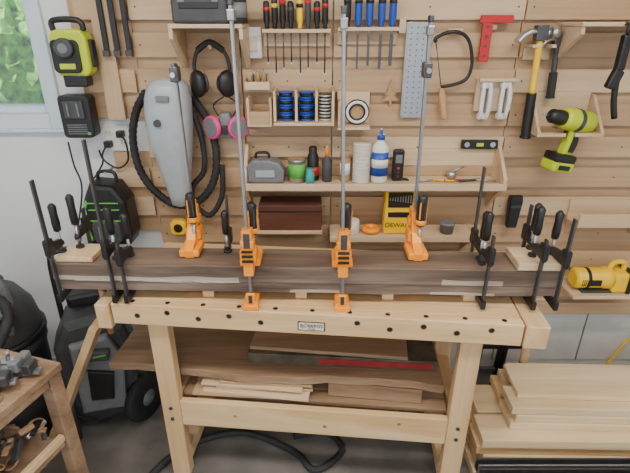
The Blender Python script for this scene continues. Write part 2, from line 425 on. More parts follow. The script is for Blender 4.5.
def f_clamp(X,ztop,front=True,screw=.05,hz=1.02,reach=.085,bar=DST,hlen=.10,dy=0,zlow=.908):
    m=M('f_clamp')
    yb=(1.396-(X+.889)*.0301);s=1 if front else -1
    Y=(yb-.018 if front else yb+.158)+dy
    m.box((X,Y,(zlow-.03+ztop)/2),(.007,.018,ztop-zlow+.03),bar,bev=.001)
    o=lambda:(X-.008 if s>0 else X+.008,Y,0)
    def jaw(z,up):
        q=[(-.014,z-.012*up),(-.014,z+.03*up),(.02,z+.03*up),(reach,z+.018*up),(reach+.012,z+.004*up),(reach+.012,z-.006*up),(.02,z-.006*up)]
        m.prism(q,o(),(0,s,0),(0,0,1),.016,BLK,.002)
    m.prism([(-.014,zlow-.030),(reach+.01,zlow-.022),(reach+.01,zlow-.004),(-.014,zlow-.002)],o(),(0,s,0),(0,0,1),.016,BLK,.002)
    m.cyl((X,Y+s*reach,zlow-.004),(X,Y+s*reach,zlow),.013,BLK2)
    zj=hz+screw
    jaw(zj,1)
    m.cyl((X,Y+s*reach,hz),(X,Y+s*reach,hz+.007),.014,BLK2)
    m.cyl((X,Y+s*reach,hz+.007),(X,Y+s*reach,zj+.05),.0055,STL)
    m.lathe([(.006,0),(.012,.004),(.0135,.03),(.012,.06),(.0135,hlen-.01),(.006,hlen)],(X,Y+s*reach,zj+.045),BLK,seg=14)
    m.box((X,Y,zj+.02),(.02,.034,.055),BLK,bev=.004)
    return m.done()
f_clamp(W(50,250,1.38).x,W(30,180,1.38).z,True,hz=1.031,screw=.03,reach=.07)
f_clamp(W(84,250,1.5).x,1.15,False,hz=1.031,screw=.04,reach=.07,hlen=.11)
f_clamp(W(112,280,1.37).x,W(101,140,1.37).z,True,hz=1.012,screw=.045,reach=.06)
f_clamp(W(124,280,1.37).x,1.10,True,hz=1.012,screw=.02,reach=.085,hlen=.09)
f_clamp(W(230,250,1.53).x,1.20,False,hz=1.012,screw=.02,reach=.05,hlen=.09)
f_clamp(W(473,250,1.50).x,W(479,168,1.50).z,False,hz=1.012,screw=.03)
f_clamp(W(484,290,1.34).x,1.14,True,hz=1.012,screw=.04,reach=.06)
f_clamp(W(527,260,1.46).x,1.18,False,hz=1.039,screw=.02,reach=.05)
f_clamp(W(560,285,1.33).x-.004,1.20,True,hz=1.039,screw=.008,reach=.09)
f_clamp(W(540,270,1.33).x,1.13,True,hz=1.039,screw=.03,reach=.07)
# ================================================================ MAIN WALL SHELF
zs=W(375,181,1.93).z
x0=W(243,181,1.86).x;x1=W(507,181,1.86).x
m=M('wall_shelf')
m.bb(x0,x1,1.86,2.019,zs-.014,zs,PLYL,.002)
m.bb(x0,x1,1.848,1.8595,zs-.018,zs+.012,PLYL,.002)
m.bb(x0,x1,2.004,2.019,zs+.001,zs+.045,PLY,.002)
m.bb(W(400,170,1.99).x,x1,2.0045,2.0185,zs+.046,W(450,150,1.99).z,PLYL,.002)
for xx in(x0,x1-.014):
    m.prism([(1.86,zs+.0),(2.018,zs+.0),(2.018,zs+.145),(1.98,zs+.145),(1.86,zs+.03)],(xx,0,0),(0,1,0),(0,0,1),.014,PLYL)
    m.prism([(1.87,zs-.0145),(2.018,zs-.0145),(2.018,zs-.15)],(xx,0,0),(0,1,0),(0,0,1),.014,PLYL)
m.done()
def SX(px,py=170,Y=1.93):return W(px,py,Y).x
m=M('grey_tool_case');xc=SX(266)
m.prism([(-.075,0),(.075,0),(.08,.05),(.06,.085),(.02,.10),(-.05,.10),(-.08,.07)],(xc,1.97,zs+.001),(1,0,0),(0,0,1),.08,MGR,.008)
m.tube([(xc-.04,1.93,zs+.098),(xc-.035,1.93,zs+.122),(xc+.01,1.93,zs+.122),(xc+.015,1.93,zs+.098)],.006,BLK,sm=4)
m.box((xc,1.886,zs+.045),(.08,.004,.03),VGR,bev=.001);m.done()
m=M('paint_can');c=(SX(297),1.93,zs+.001)
m.lathe([(.035,0),(.037,.002),(.036,.09),(.038,.095),(.034,.097),(.033,.092)],c,STL)
m.lathe([(.0368,.012),(.0368,.08)],c,GRN);m.lathe([(.03,.0),(.03,.004)],(c[0],c[1],c[2]+.093),CLAY);m.done()
m=M('spray_can');c=(SX(313),1.95,zs+.001)
m.lathe([(.024,0),(.025,.003),(.025,.10),(.018,.115),(.017,.118),(.017,.14),(.012,.145)],c,BLK);m.lathe([(.0254,.02),(.0254,.06)],c,RED);m.done()
m=M('small_paint_jar');c=(SX(310),1.895,zs+.001)
m.lathe([(.018,0),(.019,.004),(.019,.045),(.014,.05),(.015,.065),(.002,.067)],c,TEAL);m.done()
m=M('squeeze_bottle');c=(SX(327),1.93,zs+.001)
m.lathe([(.02,0),(.021,.003),(.021,.09),(.008,.11),(.006,.12),(.003,.15)],c,DGR,seg=16)
m.lathe([(.0095,0),(.006,.04),(.001,.045)],(c[0],c[1],c[2]+.108),ORG,seg=14);m.done()
m=M('wood_filler_tub');c=(SX(345),1.93,zs+.001)
m.lathe([(.02,0),(.021,.004),(.021,.10),(.019,.105),(.022,.106),(.022,.13),(.018,.133)],c,CLAY);m.lathe([(.0214,.03),(.0214,.08)],c,WHT);m.done()
m=M('twine_spool');c=(SX(361),1.925,zs+.001)
m.lathe([(.036,0),(.037,.002),(.037,.006),(.031,.01),(.033,.03),(.034,.12),(.031,.155),(.037,.159),(.037,.163),(.012,.164)],c,CRM)
for k in range(20):m.torus((c[0],c[1],c[2]+.014+k*.0073),.0335,.003,(0,.03*(-1)**k,1),CRM,24,ts=6)
m.done()
m=M('glue_bottle');c=(SX(379),1.92,zs+.001)
m.lathe([(.031,0),(.034,.005),(.034,.14),(.030,.155),(.014,.175),(.013,.18),(.015,.182),(.015,.20),(.006,.205),(.004,.225)],c,WHT,sy=.8)
m.lathe([(.0346,.03),(.0346,.13)],c,BLU,sy=.81);m.lathe([(.035,.065),(.035,.10)],c,WHT,sy=.815)
m.lathe([(.016,0),(.0155,.018),(.008,.022),(.005,.04)],(c[0],c[1],c[2]+.181),BLU,seg=16);m.done()
m=M('stud_finder');c=(SX(398),1.94,zs+.068)
m.box(c,(.046,.03,.134),BLK,bev=.007);m.box((c[0],c[1]-.016,c[2]+.03),(.028,.003,.035),MGR,bev=.001)
for k in range(3):m.cyl((c[0],c[1]-.015,c[2]-.01-.018*k),(c[0],c[1]-.018,c[2]-.01-.018*k),.006,RED if k==0 else DGR)
m.done()
m=M('spirit_level')
p=W(479,144,1.995);m.box((p.x,1.992,p.z),(.155,.02,.036),BLK,bev=.003)
m.box((p.x,1.981,p.z),(.03,.004,.014),LIM,bev=.001);m.cyl((p.x+.055,1.983,p.z),(p.x+.055,1.980,p.z),.011,STL);m.cyl((p.x-.055,1.983,p.z),(p.x-.055,1.980,p.z),.011,STL);m.done()
m=M('marking_tools')
for k,(a,mt) in enumerate(((.2,STL),(-.15,YEL),(.05,RED),(.3,DGR),(-.3,STL))):
    xx=SX(428+k*14);d=Vector((math.cos(a),math.sin(a),0))*.05
    c=Vector((xx,1.92,zs+.0065));m.cyl(c-d,c+d,.005,mt,seg=8);m.cyl(c+d,c+d*1.25,.005,STL,.001,seg=8)
m.done()
m=M('scribing_tool');c=Vector((SX(455),1.97,zs+.001));m.cyl(c,c+Vector((0,0,.03)),.02,STL);m.cyl(c+Vector((0,0,.03)),c+Vector((.05,.0,.05)),.005,STL);m.done()

# ================================================================ UPPER RACKS
def rack(name,x0,x1,y,dep=.07,hh=.014,back=.05):
    z=W(300,y,1.95).z;a=W(x0,y,1.95).x;b_=W(x1,y,1.95).x
    m=M(name);m.bb(a,b_,2.019-dep,2.019,z-hh,z,PLYL,.002);m.bb(a,b_,2.006,2.0185,z-hh-back,z-hh-.001,PLYL,.002);return m,z
m,z=rack('screwdriver_rack',262,331,29);m.done()
def driver(name,px,zr,hm,bm_,hlen,slen,r=.013,blade=0):
    m=M(name);x=W(px,30,1.965).x;y=1.967
    m.lathe([(.006,0),(r*.8,.003),(r*.62,.012),(r,.03),(r*.95,hlen-.02),(r,hlen-.008),(r*.6,hlen)],(x,y,zr+.001),hm,seg=12)
    m.lathe([(r*1.03,0),(r*1.03,.014)],(x,y,zr+.001+hlen-.035),bm_,seg=12)
    if blade:
        m.cyl((x,y,zr+.002),(x,y,zr-.035),.0045,ZNC,seg=10)
        m.prism([(-blade*.5,-.03),(blade*.5,-.03),(blade*.5,-slen),(-blade*.5,-slen)],(x,y+.0015,zr),(1,0,0),(0,0,1),.003,DST)
    else:
        m.cyl((x,y,zr+.002),(x,y,zr-slen),.003,DST,seg=10);m.box((x,y,zr-slen),(.006,.0015,.012),STL)
    m.done()
for i,(px,a,b_) in enumerate(((267,BLK,RED),(275,BLK,YEL),(283,BLK,RED),(291,BLK,DGR),(300,YEL,BLK),(308,DGR,RED),(317,BLK,RED),(325,BLK,RED))):
    driver('screwdriver',px,z,a,b_,.095+.012*(i%3),.12+.02*((i*2)%3),.0125)
m,z2=rack('chisel_rack',338,400,27)
m.done()
for i,px in enumerate((347,358,369,381,392)):
    driver('chisel',px,z2,BLU if i!=0 else BLK,BLK,.115,.14+.012*(i%2),.0145,blade=.006+.002*i)
m=M('socket_tray');a=W(274,122,1.9).x;b_=W(334,122,1.9).x;z=W(300,122,1.9).z
zt2=W(300,90,1.95).z
m.bb(a,b_,1.88,2.019,z-.012,z,PLYL,.002);m.bb(a,b_,2.005,2.018,z+.001,zt2+.01,PLY,.002)
for xx in(a,a+.085,a+.165,b_-.01):m.bb(xx,xx+.01,1.89,2.004,z+.001,z+.12,PLYL,.001)
m.done()
for j,xx in enumerate((a+.0475,a+.13)):
    m=M('blue_solder_spool')
    for k in range(4):
        zz=z+.001+k*.029
        m.lathe([(.031,0),(.032,.003),(.032,.005),(.024,.007),(.024,.019),(.032,.021),(.032,.025),(.02,.027)],(xx,1.94,zz),BLU)
        m.lathe([(.0275,.007),(.0275,.019)],(xx,1.94,zz),BLK)
    m.done()
m=M('sanding_disc_stack')
for k in range(16):m.lathe([(.024,0),(.025,.001),(.025,.0055)],(a+.204,1.95,z+.001+k*.0066),(WHT,BLK,CRM,DGR)[k%4])
m.done()
m=M('drill_bit_block');p=W(257,86,1.96)
m.box((p.x,1.985,p.z),(.10,.06,.03),PLYL,bev=.002)
for k in range(7):
    m.cyl((p.x-.04+k*.013,1.975,p.z+.015),(p.x-.04+k*.013,1.975,p.z+.03+.008*(k%4)),.003,BEECH if k%2 else DST,seg=8)
    m.cyl((p.x-.035+k*.012,1.995,p.z+.015),(p.x-.035+k*.012,1.995,p.z+.05+.006*(k%3)),.0025,YEL if k%3==0 else STL,seg=8)
m.done()
m=M('small_cubby');x0=W(247,110,1.93).x;x1=W(272,110,1.93).x;z0=W(258,124,1.93).z;z1=W(258,98,1.93).z
m.bb(x0,x1,1.92,2.019,z0-.01,z0,PLYL,.001);m.bb(x0,x0+.01,1.92,2.018,z0+.0005,z1,PLYL,.001);m.bb(x1-.01,x1,1.92,2.018,z0+.0005,z1,PLYL,.001)
m.bb(x0+.0105,x1-.0105,1.92,1.93,z0+.0005,z0+.05,PLY,.001);m.done()
m=M('tape_holder');x0=W(338,112,1.93).x;x1=W(371,112,1.93).x;z0=W(355,127,1.93).z
m.bb(x0,x1,1.92,2.019,z0-.01,z0,PLYL,.001);m.bb(x0,x1,2.004,2.018,z0+.001,z0+.13,PLYL,.001);m.bb(x0,x0+.01,1.93,2.003,z0+.0005,z0+.10,PLYL,.001);m.done()
m=M('masking_tape_roll');c=Vector((W(357,106,1.96).x+.002,1.975,z0+.053))
m.torus(c,.040,.010,(0,1,0),WHT,36);m.torus(c+Vector((0,-.007,0)),.031,.004,(0,1,0),BLK,36);m.torus(c+Vector((0,-.006,0)),.048,.003,(0,1,0),BLK,36)
m.cyl(c+Vector((0,-.0,0)),c+Vector((0,.012,0)),.030,CLAY);m.done()
m=M('light_switch');p=W(253,43,1.99);m.box((p.x,2.008,p.z),(.065,.02,.115),WHT,bev=.004);m.box((p.x,1.996,p.z),(.03,.006,.06),CRM,bev=.002);m.done()
m=M('wooden_tree_ornament');p=W(390,104,2.015)
for k in range(3):
    w=.034-.009*k;zz=p.z+.014+.024*k
    m.prism([(-w,0),(w,0),(0,.036)],(p.x,2.018-.001*k,zz),(1,0,0),(0,0,1),.008,CLAY)
m.bb(p.x-.005,p.x+.005,2.008,2.018,p.z-.008,p.z+.014,CLAY);m.done()
m=M('perforated_steel_rule');a=W(404,70,1.99).x;b_=W(426,70,1.99).x;z0=W(414,118,1.99).z;z1=W(416,22,1.99).z
m.bb(a,b_,1.998,2.002,z0,z1,STL,.0008)
for i in range(17):
    for j in range(3):
        x=a+.02+j*(b_-a-.04)/2;zz=z0+.02+i*(z1-z0-.04)/16
        m.cyl((x,1.9978,zz),(x,1.9972,zz),.0028,DGR,seg=8)
for k in range(40):
    zz=z0+.005+k*(z1-z0-.01)/39;m.bb(a+.001,a+(.012 if k%5==0 else .007),1.9974,1.998,zz,zz+.0008,BLK)
m.bb(a-.03,a-.005,1.99,2.019,z1-.04,z1+.01,PLYL,.001);m.bb(a-.004,b_+.01,2.003,2.019,z1-.03,z1,PLYL,.001);m.done()
m=M('coping_saw')
q=[W(a,b_,1.985) for a,b_ in((441,87),(456,84),(467,78),(472,64),(470,44),(463,34),(450,32),(436,38),(436,42))]
m.tube(q,.0068,BLK,sm=6)
m.cyl(q[-1],q[0],.0018,DST,seg=6)
d=(q[0]-q[-1]).normalized();m.lathe([(.007,0),(.010,.006),(.009,.012),(.014,.03),(.015,.07),(.012,.10),(.015,.12),(.009,.13)],q[0]+d*.004,BEECH,ax=d,seg=16)
m.cyl(q[-1]-d*.012,q[-1],.005,BLK);pp=W(455,30,2.0);m.bb(pp.x-.03,pp.x+.03,1.99,2.018,pp.z-.012,pp.z+.005,PLYL,.001);m.done()
m0=M('grip_holder');a=W(478,85,1.99).x;b_=W(516,85,1.99).x;z1=W(497,79,1.99).z
m0.bb(a,b_,2.003,2.018,z1-.13,z1+.004,PLYL,.002);m0.bb(a,b_,1.97,2.0025,z1-.008,z1+.004,PLYL,.001);m0.done()
for px in(486,505):
    m=M('white_pull_handle');x=W(px,100,1.97).x;zc=z1-.085
    for sg in(-1,1):
        m.tube([(x+sg*.012,1.992,zc+.065),(x+sg*.013,1.975,zc+.062),(x+sg*.016,1.968,zc),(x+sg*.013,1.975,zc-.062),(x+sg*.012,1.992,zc-.065)],.0085,WHT,sm=6)
    m.box((x,1.988,zc+.062),(.044,.022,.026),WHT,bev=.006);m.box((x,1.988,zc-.062),(.044,.022,.026),WHT,bev=.006)
    m.box((x,1.992,zc),(.016,.012,.10),MGR,bev=.003);m.done()
m=M('red_framing_square')
m.pb(481,20,491,62,1.992,.012,RED,.002);m.pb(481,15,514,23,1.990,.016,RED,.002)
p=W(486,42,1.991)
for k in range(4):m.cyl((p.x,1.9915,p.z-.05+k*.035),(p.x,1.9905,p.z-.05+k*.035),.006,DST,seg=12)
m.pb(492,24,497,30,2.002,.016,PLY,.001);m.pb(483,18,490,21,2.0065,.012,PLY,.001);m.done()
def hammer(top,bot,shm,grm,Y,s=1.,flip=1):
    m=M('claw_hammer');A=W(*top,Y);B=W(*bot,Y);d=(B-A).normalized();L=(B-A).length;sd=Vector((flip,0,0));sd=(sd-d*sd.dot(d)).normalized()
    m.tube([A,A+d*L*.25,A+d*L*.60],.0115*s,shm,sm=3);m.tube([A+d*L*.55,A+d*L*.65,A+d*L*.8,A+d*L*.97,A+d*L],.017*s,grm,sm=4,seg=14)
    m.tube([A+d*L*.98,A+d*L*1.0],.02*s,grm)
    m.box(A,(.040*s,.034*s,.050*s),DST,(0,math.atan2(d.x,-d.z)*-1,0),bev=.004)
    m.cyl(A+sd*.015*s,A+sd*.034*s,.013*s,STL);m.cyl(A+sd*.034*s,A+sd*.060*s,.020*s,STL)
    for yy in(-.009,.009):
        q=[A-sd*.012*s+Vector((0,yy*.6,.004)),A-sd*.035*s+Vector((0,yy,.006)),A-sd*.058*s+Vector((0,yy*1.2,-.006)),A-sd*.075*s+Vector((0,yy*1.4,-.028))]
        m.tube(q,.0085*s,STL,sm=5)
    return m.done()
hammer((541,33),(525,138),YEL,BLK,1.945,1.12,1)
hammer((558,40),(550,98),DGR,BLK2,1.975,.95,1)
m=M('hammer_bracket');p=W(541,44,1.98)
m.bb(p.x-.05,p.x-.022,1.93,2.019,p.z-.012,p.z,PLYL,.002);m.bb(p.x+.022,p.x+.040,1.93,2.019,p.z-.012,p.z,PLYL,.002);m.bb(p.x-.05,p.x+.055,2.006,2.018,p.z-.06,p.z-.013,PLYL,.002);m.done()
m=M('drill_bracket')
x0=W(536,125,1.9).x;x1=W(602,125,1.9).x;zz=W(568,134,1.9).z
for (a,b_) in((x0,x0+.115),(x1-.115,x1)):
    m.bb(a,b_,1.87,2.019,zz-.006,zz+.008,PLYL,.002)
for a in(x0,x1-.012):m.prism([(1.87,zz+.009),(2.018,zz+.009),(2.018,zz+.14),(1.99,zz+.14)],(a,0,0),(0,1,0),(0,0,1),.012,PLYL)
m.bb(x0+.013,x1-.013,2.006,2.018,zz+.009,zz+.15,PLYL,.002)
m.done()
m=M('cordless_drill');c=Vector(((x0+x1)/2+.018,1.90,zz+.055))
m.T=Matrix.Translation(c)@Matrix.Rotation(RD(12),4,'Y')@Matrix.Rotation(RD(20),4,'Z')@Matrix.Scale(1.25,4)
m.lathe([(.02,-.075),(.032,-.07),(.036,-.05),(.036,.02),(.033,.045),(.026,.055)],(0,0,0),LIM,ax=(-1,0,0))
m.lathe([(.0365,-.012),(.0375,-.01),(.0375,.004),(.0365,.006)],(0,0,0),DGR,ax=(-1,0,0))
m.lathe([(.024,.055),(.024,.075),(.022,.078),(.022,.10),(.012,.112),(.008,.113)],(0,0,0),BLK,ax=(-1,0,0))
m.cyl((-.113,0,0),(-.14,0,0),.003,STL,seg=8)
m.prism([(-.018,-.02),(.028,-.02),(.040,-.075),(.036,-.11),(-.004,-.11),(-.004,-.07)],(0,.016,0),(1,0,0),(0,0,1),.032,LIM,.007)
m.prism([(.008,-.045),(.029,-.045),(.036,-.075),(.032,-.10),(.010,-.10)],(0,-.0165,0),(1,0,0),(0,0,1),.002,BLK)
m.box((-.014,0,-.045),(.014,.014,.026),BLK,bev=.004)
m.box((.008,0,-.122),(.088,.06,.026),BLK,bev=.006);m.box((.008,0,-.150),(.09,.062,.034),LIM,bev=.008)
m.box((.008,-.032,-.15),(.05,.003,.016),BLK,bev=.001)
m.done()
def bracket_shelf(name,x0,x1,z,dep,down,mat=PLYL,rail=0):
    m=M(name);m.bb(x0,x1,2.019-dep,2.019,z-.014,z,mat,.002)
    for a in(x0+.005,x1-.019):m.prism([(2.019-dep+.01,z-.015),(2.018,z-.015),(2.018,z-down),(1.99,z-down),(2.019-dep+.01,z-.04)],(a,0,0),(0,1,0),(0,0,1),.014,mat)
    if rail:m.bb(x0,x1,2.019-dep-.012,2.0185-dep,z-.014,z+rail,mat,.002)
    return m.done()
zr=W(600,22,1.85).z
bracket_shelf('bracket_shelf',W(577,30,1.85).x,1.55,zr,.20,.14)
m=M('black_caulk_gun')
m.T=Matrix.Translation((W(624,45,1.80).x,1.795,zr))
m.box((0,0,-.10),(.03,.03,.12),BLK,bev=.006);m.tube([(0,.02,-.006),(0,0,-.006),(.0,0,-.05)],.007,BLK);m.box((-.008,0,-.19),(.04,.028,.07),BLK,(0,.3,0),bev=.008);m.tube([(-.0,0,-.16),(.01,0,-.26),(.03,0,-.33)],.011,BLK,sm=4);m.done()
xl=W(168,30,1.83).x;xr=W(246,30,1.83).x-.012;zl=W(205,24,1.83).z
m=M('bracket_shelf');m.bb(xl,xr,1.83,2.019,zl-.014,zl,PLYL,.002)
for a in(xl,xr-.014):m.prism([(1.832,zl-.015),(2.018,zl-.015),(2.018,zl-.16),(1.97,zl-.16),(1.832,zl-.05)],(a,0,0),(0,1,0),(0,0,1),.014,PLYL)
m.done()
m=M('black_storage_case');m.box((xl+.11,1.92,zl+.056),(.20,.13,.11),DGR,bev=.01)
m.box((xl+.11,1.854,zl+.06),(.14,.006,.02),BLK,bev=.002);m.box((xl+.05,1.853,zl+.085),(.025,.008,.03),MGR,bev=.002);m.box((xl+.17,1.853,zl+.085),(.025,.008,.03),MGR,bev=.002);m.done()
m=M('tin_can');c=(xl+.245,1.91,zl+.001);m.lathe([(.028,0),(.03,.003),(.03,.09),(.031,.093),(.027,.094)],c,BLK2);m.lathe([(.0304,.02),(.0304,.07)],c,MGR);m.done()
m=M('ear_defenders');p=W(212,78,1.93);y=1.945
m.T=Matrix.Translation((p.x,y,p.z))
m.tube([(-.065,0,-.01),(-.068,0,.05),(-.045,0,.105),(0,0,.125),(.045,0,.105),(.068,0,.05),(.065,0,-.01)],.0075,BLK,sm=8)
m.tube([(-.05,-.004,.10),(0,-.004,.128),(.05,-.004,.10)],.012,BLK2,sm=8)
for s in(-1,1):
    m.lathe([(.03,0),(.042,.006),(.046,.02),(.040,.034),(.012,.040)],(s*.044,0,-.022),BLK,ax=(s,-.9,0),sy=1.15,sx=.9)
    m.lathe([(.024,-.016),(.037,-.012),(.038,-.001)],(s*.044,0,-.022),DGR,ax=(s,-.9,0),sx=.85)
m.T=Matrix();m.cyl((p.x,2.018,p.z+.112),(p.x,1.93,p.z+.112),.008,BEECH);m.done()
m=M('respirator_mask');p=W(226,126,1.95);m.T=Matrix.Translation((p.x,1.95,p.z))
m.prism([(-.03,-.05),(.03,-.05),(.042,-.01),(.018,.055),(-.018,.055),(-.042,-.01)],(0,.04,0),(1,0,0),(0,0,1),.06,MGR,.014)
m.cyl((0,-.02,-.01),(0,-.034,-.014),.018,DGR);m.cyl((0,-.034,-.014),(0,-.038,-.014),.013,BLK)
for s in(-1,1):
    c=Vector((s*.048,-.012,-.002));ax=Vector((s*.75,-1,.0))
    m.lathe([(.015,-.02),(.02,-.006),(.044,0),(.047,.004),(.047,.016),(.042,.02)],c,PNK,ax=ax);m.lathe([(.038,.02),(.036,.023)],c,MGR,ax=ax)
    m.tube([(s*.03,.01,.04),(s*.05,.03,.08),(0,.055,.115)],.003,BLK,sm=6)
m.T=Matrix();m.cyl((p.x,2.018,p.z+.112),(p.x,1.985,p.z+.112),.006,BEECH);m.done()
# wall vacuum + hose
m=M('vacuum_canister')
secs=[(168,78,.02,.02),(168,80,.055,.05),(168,86,.078,.065),(168,98,.088,.075),(169,115,.090,.078),(171,135,.086,.075),(174,155,.072,.066),(177,175,.056,.055),(180,193,.044,.045),(181,203,.034,.036),(181,206,.012,.012)]
vs=[];fs=[];n=28
for i,(px,py,rx,ry) in enumerate(secs):
    c=W(px,py,1.90)
    for k in range(n):
        a=2*math.pi*k/n;ca,sa=math.cos(a),math.sin(a)
        ex=lambda t_:math.copysign(abs(t_)**.72,t_)
        vs.append((c.x+rx*ex(ca),1.90+ry*ex(sa),c.z))
for i in range(len(secs)-1):
    for k in range(n):
        j=(k+1)%n;fs.append([i*n+k,(i+1)*n+k,(i+1)*n+j,i*n+j])
fs.append(list(range(n)));m.raw(vs,fs,VGR,True)
c=W(169,104,1.90)
m.box((c.x+.0,1.822,c.z+.03),(.05,.014,.022),MGR,bev=.004);m.cyl((c.x-.03,1.832,c.z-.06),(c.x-.03,1.812,c.z-.06),.014,DGR)
m.bb(c.x-.04,c.x+.04,1.965,2.018,c.z-.05,c.z+.05,DGR,.004)
m.done()
m=M('vacuum_hose')
m.tube([W(a,b_,Y) for a,b_,Y in((146,92,1.93),(136,112,1.965),(133,140,1.975),(140,170,1.975),(156,192,1.975),(178,205,1.975),(200,200,1.97),(214,180,1.965),(216,150,1.97),(208,122,1.985),(198,105,1.985),(192,96,1.98))],.018,BLK2,sm=10,corr=.007,seg=12)
m.tube([W(a,b_,1.96) for a,b_ in((193,112),(202,140),(204,170),(192,188),(196,205),(210,215),(222,196),(222,165))],.013,BLK2,sm=10,corr=.006,seg=12)
m.done()
m=M('power_outlet');p=W(116,138,2.05);m.box((p.x,2.055,p.z),(.12,.008,.115),WHT,bev=.003)
for s in(-.03,.03):
    for zz in(.022,-.022):
        m.box((p.x+s,2.049,p.z+zz),(.032,.005,.028),CRM,bev=.002)
        for q in(-.006,.006):m.box((p.x+s+q,2.046,p.z+zz+.003),(.002,.002,.009),BLK)
m.box((p.x-.03,2.03,p.z-.022),(.03,.034,.028),BLK,bev=.004);m.box((p.x+.03,2.03,p.z+.022),(.03,.034,.028),BLK,bev=.004);m.done()
m=M('extension_cord')
m.tube([(p.x-.03,2.012,p.z-.022),(p.x-.05,2.0,p.z-.06)]+[W(a,b_,2.01) for a,b_ in((102,165),(88,190),(82,220),(80,255))],.004,BLK,sm=8,seg=8)
m.tube([(p.x+.03,2.012,p.z+.022),(p.x+.06,1.995,p.z-.0)]+[W(a,b_,2.0) for a,b_ in((128,160),(118,168),(104,160),(99,150))],.004,BLK,sm=8,seg=8)
m.tube([W(a,b_,2.01) for a,b_ in((68,142),(74,165),(82,190),(76,240))],.004,BLK,sm=8,seg=8)
m.done()
m=M('cordless_inflator');p=W(75,53,1.96);m.T=Matrix.Translation((p.x,1.985,p.z))
m.prism(rnd(.14,.17,.035),(0,0,0),(1,0,0),(0,0,1),.07,LIM,.01)
m.prism(rnd(.105,.12,.02),(-.012,-.07,-.01),(1,0,0),(0,0,1),.012,BLK,.003)
m.lathe([(.036,0),(.036,.014),(.03,.018)],(-.01,-.08,.02),DGR,ax=(0,-1,0));m.cyl((-.01,-.098,.02),(-.01,-.0995,.02),.018,MGR)
m.tube([(-.06,-.035,.08),(-.055,-.035,.115),(.04,-.035,.115),(.055,-.035,.08)],.011,BLK,sm=6)
m.box((.0,-.04,-.1),(.09,.06,.045),BLK,bev=.006);m.box((.072,-.03,.0),(.02,.04,.10),BLK,bev=.006)
m.box((-.01,-.083,-.045),(.06,.006,.02),LIM,bev=.002);m.done()
m=M('battery_charger');p=W(79,116,1.96);m.T=Matrix.Translation((p.x,2.0,p.z))
m.bb(-.03,.03,0,.039,-.07,.07,PLY)
m.prism(rnd(.125,.17,.018),(0,0,0),(1,0,0),(0,0,1),.07,BLK,.006)
m.box((0,-.073,.03),(.08,.012,.07),DGR,bev=.003);m.box((-.02,-.081,.03),(.006,.008,.05),MGR);m.box((.02,-.081,.03),(.006,.008,.05),MGR)
for k in range(5):m.box((0,-.072,-.03-k*.009),(.08,.004,.003),MGR)
m.box((.045,-.072,-.065),(.012,.005,.01),GRN);m.done()
for i,px in enumerate((103,114,126)):
    m=M('black_clamp_bar');x=W(px,28,1.99).x;zb_=W(px,56,1.99).z
    m.box((x,1.990,(zb_+2.05)/2),(.020,.014,2.05-zb_),BLK,bev=.002);m.box((x,1.983,zb_+.01),(.026,.02,.022),DGR,bev=.003)
    m.cyl((x,2.000,zb_+.22),(x,1.978,zb_+.22),.006,STL);m.done()
m=M('tool_backpack');p=W(108,214,1.88);m.T=Matrix.Translation((p.x,1.985,p.z))
m.prism([(-.09,-.14),(.08,-.14),(.095,-.10),(.09,.06),(.05,.13),(-.05,.14),(-.085,.07)],(0,0,0),(1,0,0),(0,0,1),.13,BLK,.018)
m.prism(rnd(.12,.10,.02,cz=-.07),(0,-.13,0),(1,0,0),(0,0,1),.02,DGR,.006)
for zz in(-.02,.03,.06):m.box((0,-.136,zz),(.13,.006,.006),GRN,bev=.002)
for k in range(4):m.box((-.03+.02*k,-.152,-.07),(.005,.004,.06),GRN if k%2 else MGR)
m.tube([(-.04,-.05,.13),(-.03,-.05,.17),(.03,-.05,.17),(.04,-.05,.13)],.008,BLK,sm=6);m.tube([(-.07,-.12,.07),(-.085,-.15,.0),(-.07,-.14,-.11)],.007,GRN,sm=6)
m.cyl((0,.033,.168),(0,-.06,.168),.005,STL);m.done()

# ================================================================ LOWER WALL (behind bench)
m=M('dark_storage_box');c=W(291,212,1.94);m.box((c.x,1.93,c.z),(.27,.12,.115),DRK,bev=.004)
m.box((c.x,1.868,c.z+.03),(.272,.004,.003),BLK);m.done()
zz=c.z-.0585;m=M('lower_wall_shelf');m.bb(W(245,230,1.86).x,W(322,230,1.86).x,1.86,2.019,zz-.014,zz,PLYL,.002);m.bb(W(245,230,1.86).x,W(322,230,1.86).x,2.0055,2.0185,zz-.07,zz-.015,PLY,.001);m.done()
z3=W(400,237,1.88).z
m=M('lower_wall_shelf');a=W(330,237,1.88).x;b_=W(475,237,1.88).x
m.bb(a,b_,1.87,2.019,z3-.014,z3,PLYL,.002);m.bb(a,b_,1.858,1.8695,z3-.016,z3+.014,PLYL,.002)
for q in(a,b_-.014):m.prism([(1.875,z3-.015),(2.018,z3-.015),(2.018,z3-.13)],(q,0,0),(0,1,0),(0,0,1),.014,PLYL)
m.done()
c=W(400,210,1.90);hh=W(400,186,1.90).z-z3
m=M('yellow_drill_bit_case');m.box((c.x,1.935,z3+.001+hh/2),(.130,.06,hh),YEL,bev=.008);m.box((c.x,1.903,z3+hh*.72),(.105,.006,hh*.30),BLK,bev=.002)
for k in range(9):m.box((c.x-.045+k*.011,1.899,z3+hh*.74),(.005,.004,hh*.05+.003*k),STL)
m.box((c.x,1.903,z3+hh*.42),(.10,.004,hh*.1),BLK,bev=.001);m.tube([(c.x-.03,1.935,z3+hh),(c.x-.025,1.935,z3+hh+.018),(c.x+.025,1.935,z3+hh+.018),(c.x+.03,1.935,z3+hh)],.006,BLK,sm=4)
ob=m.done();label(ob,'DEWALT',(c.x,1.9035,z3+hh*.2),.030,BLK)
m=M('stain_can')
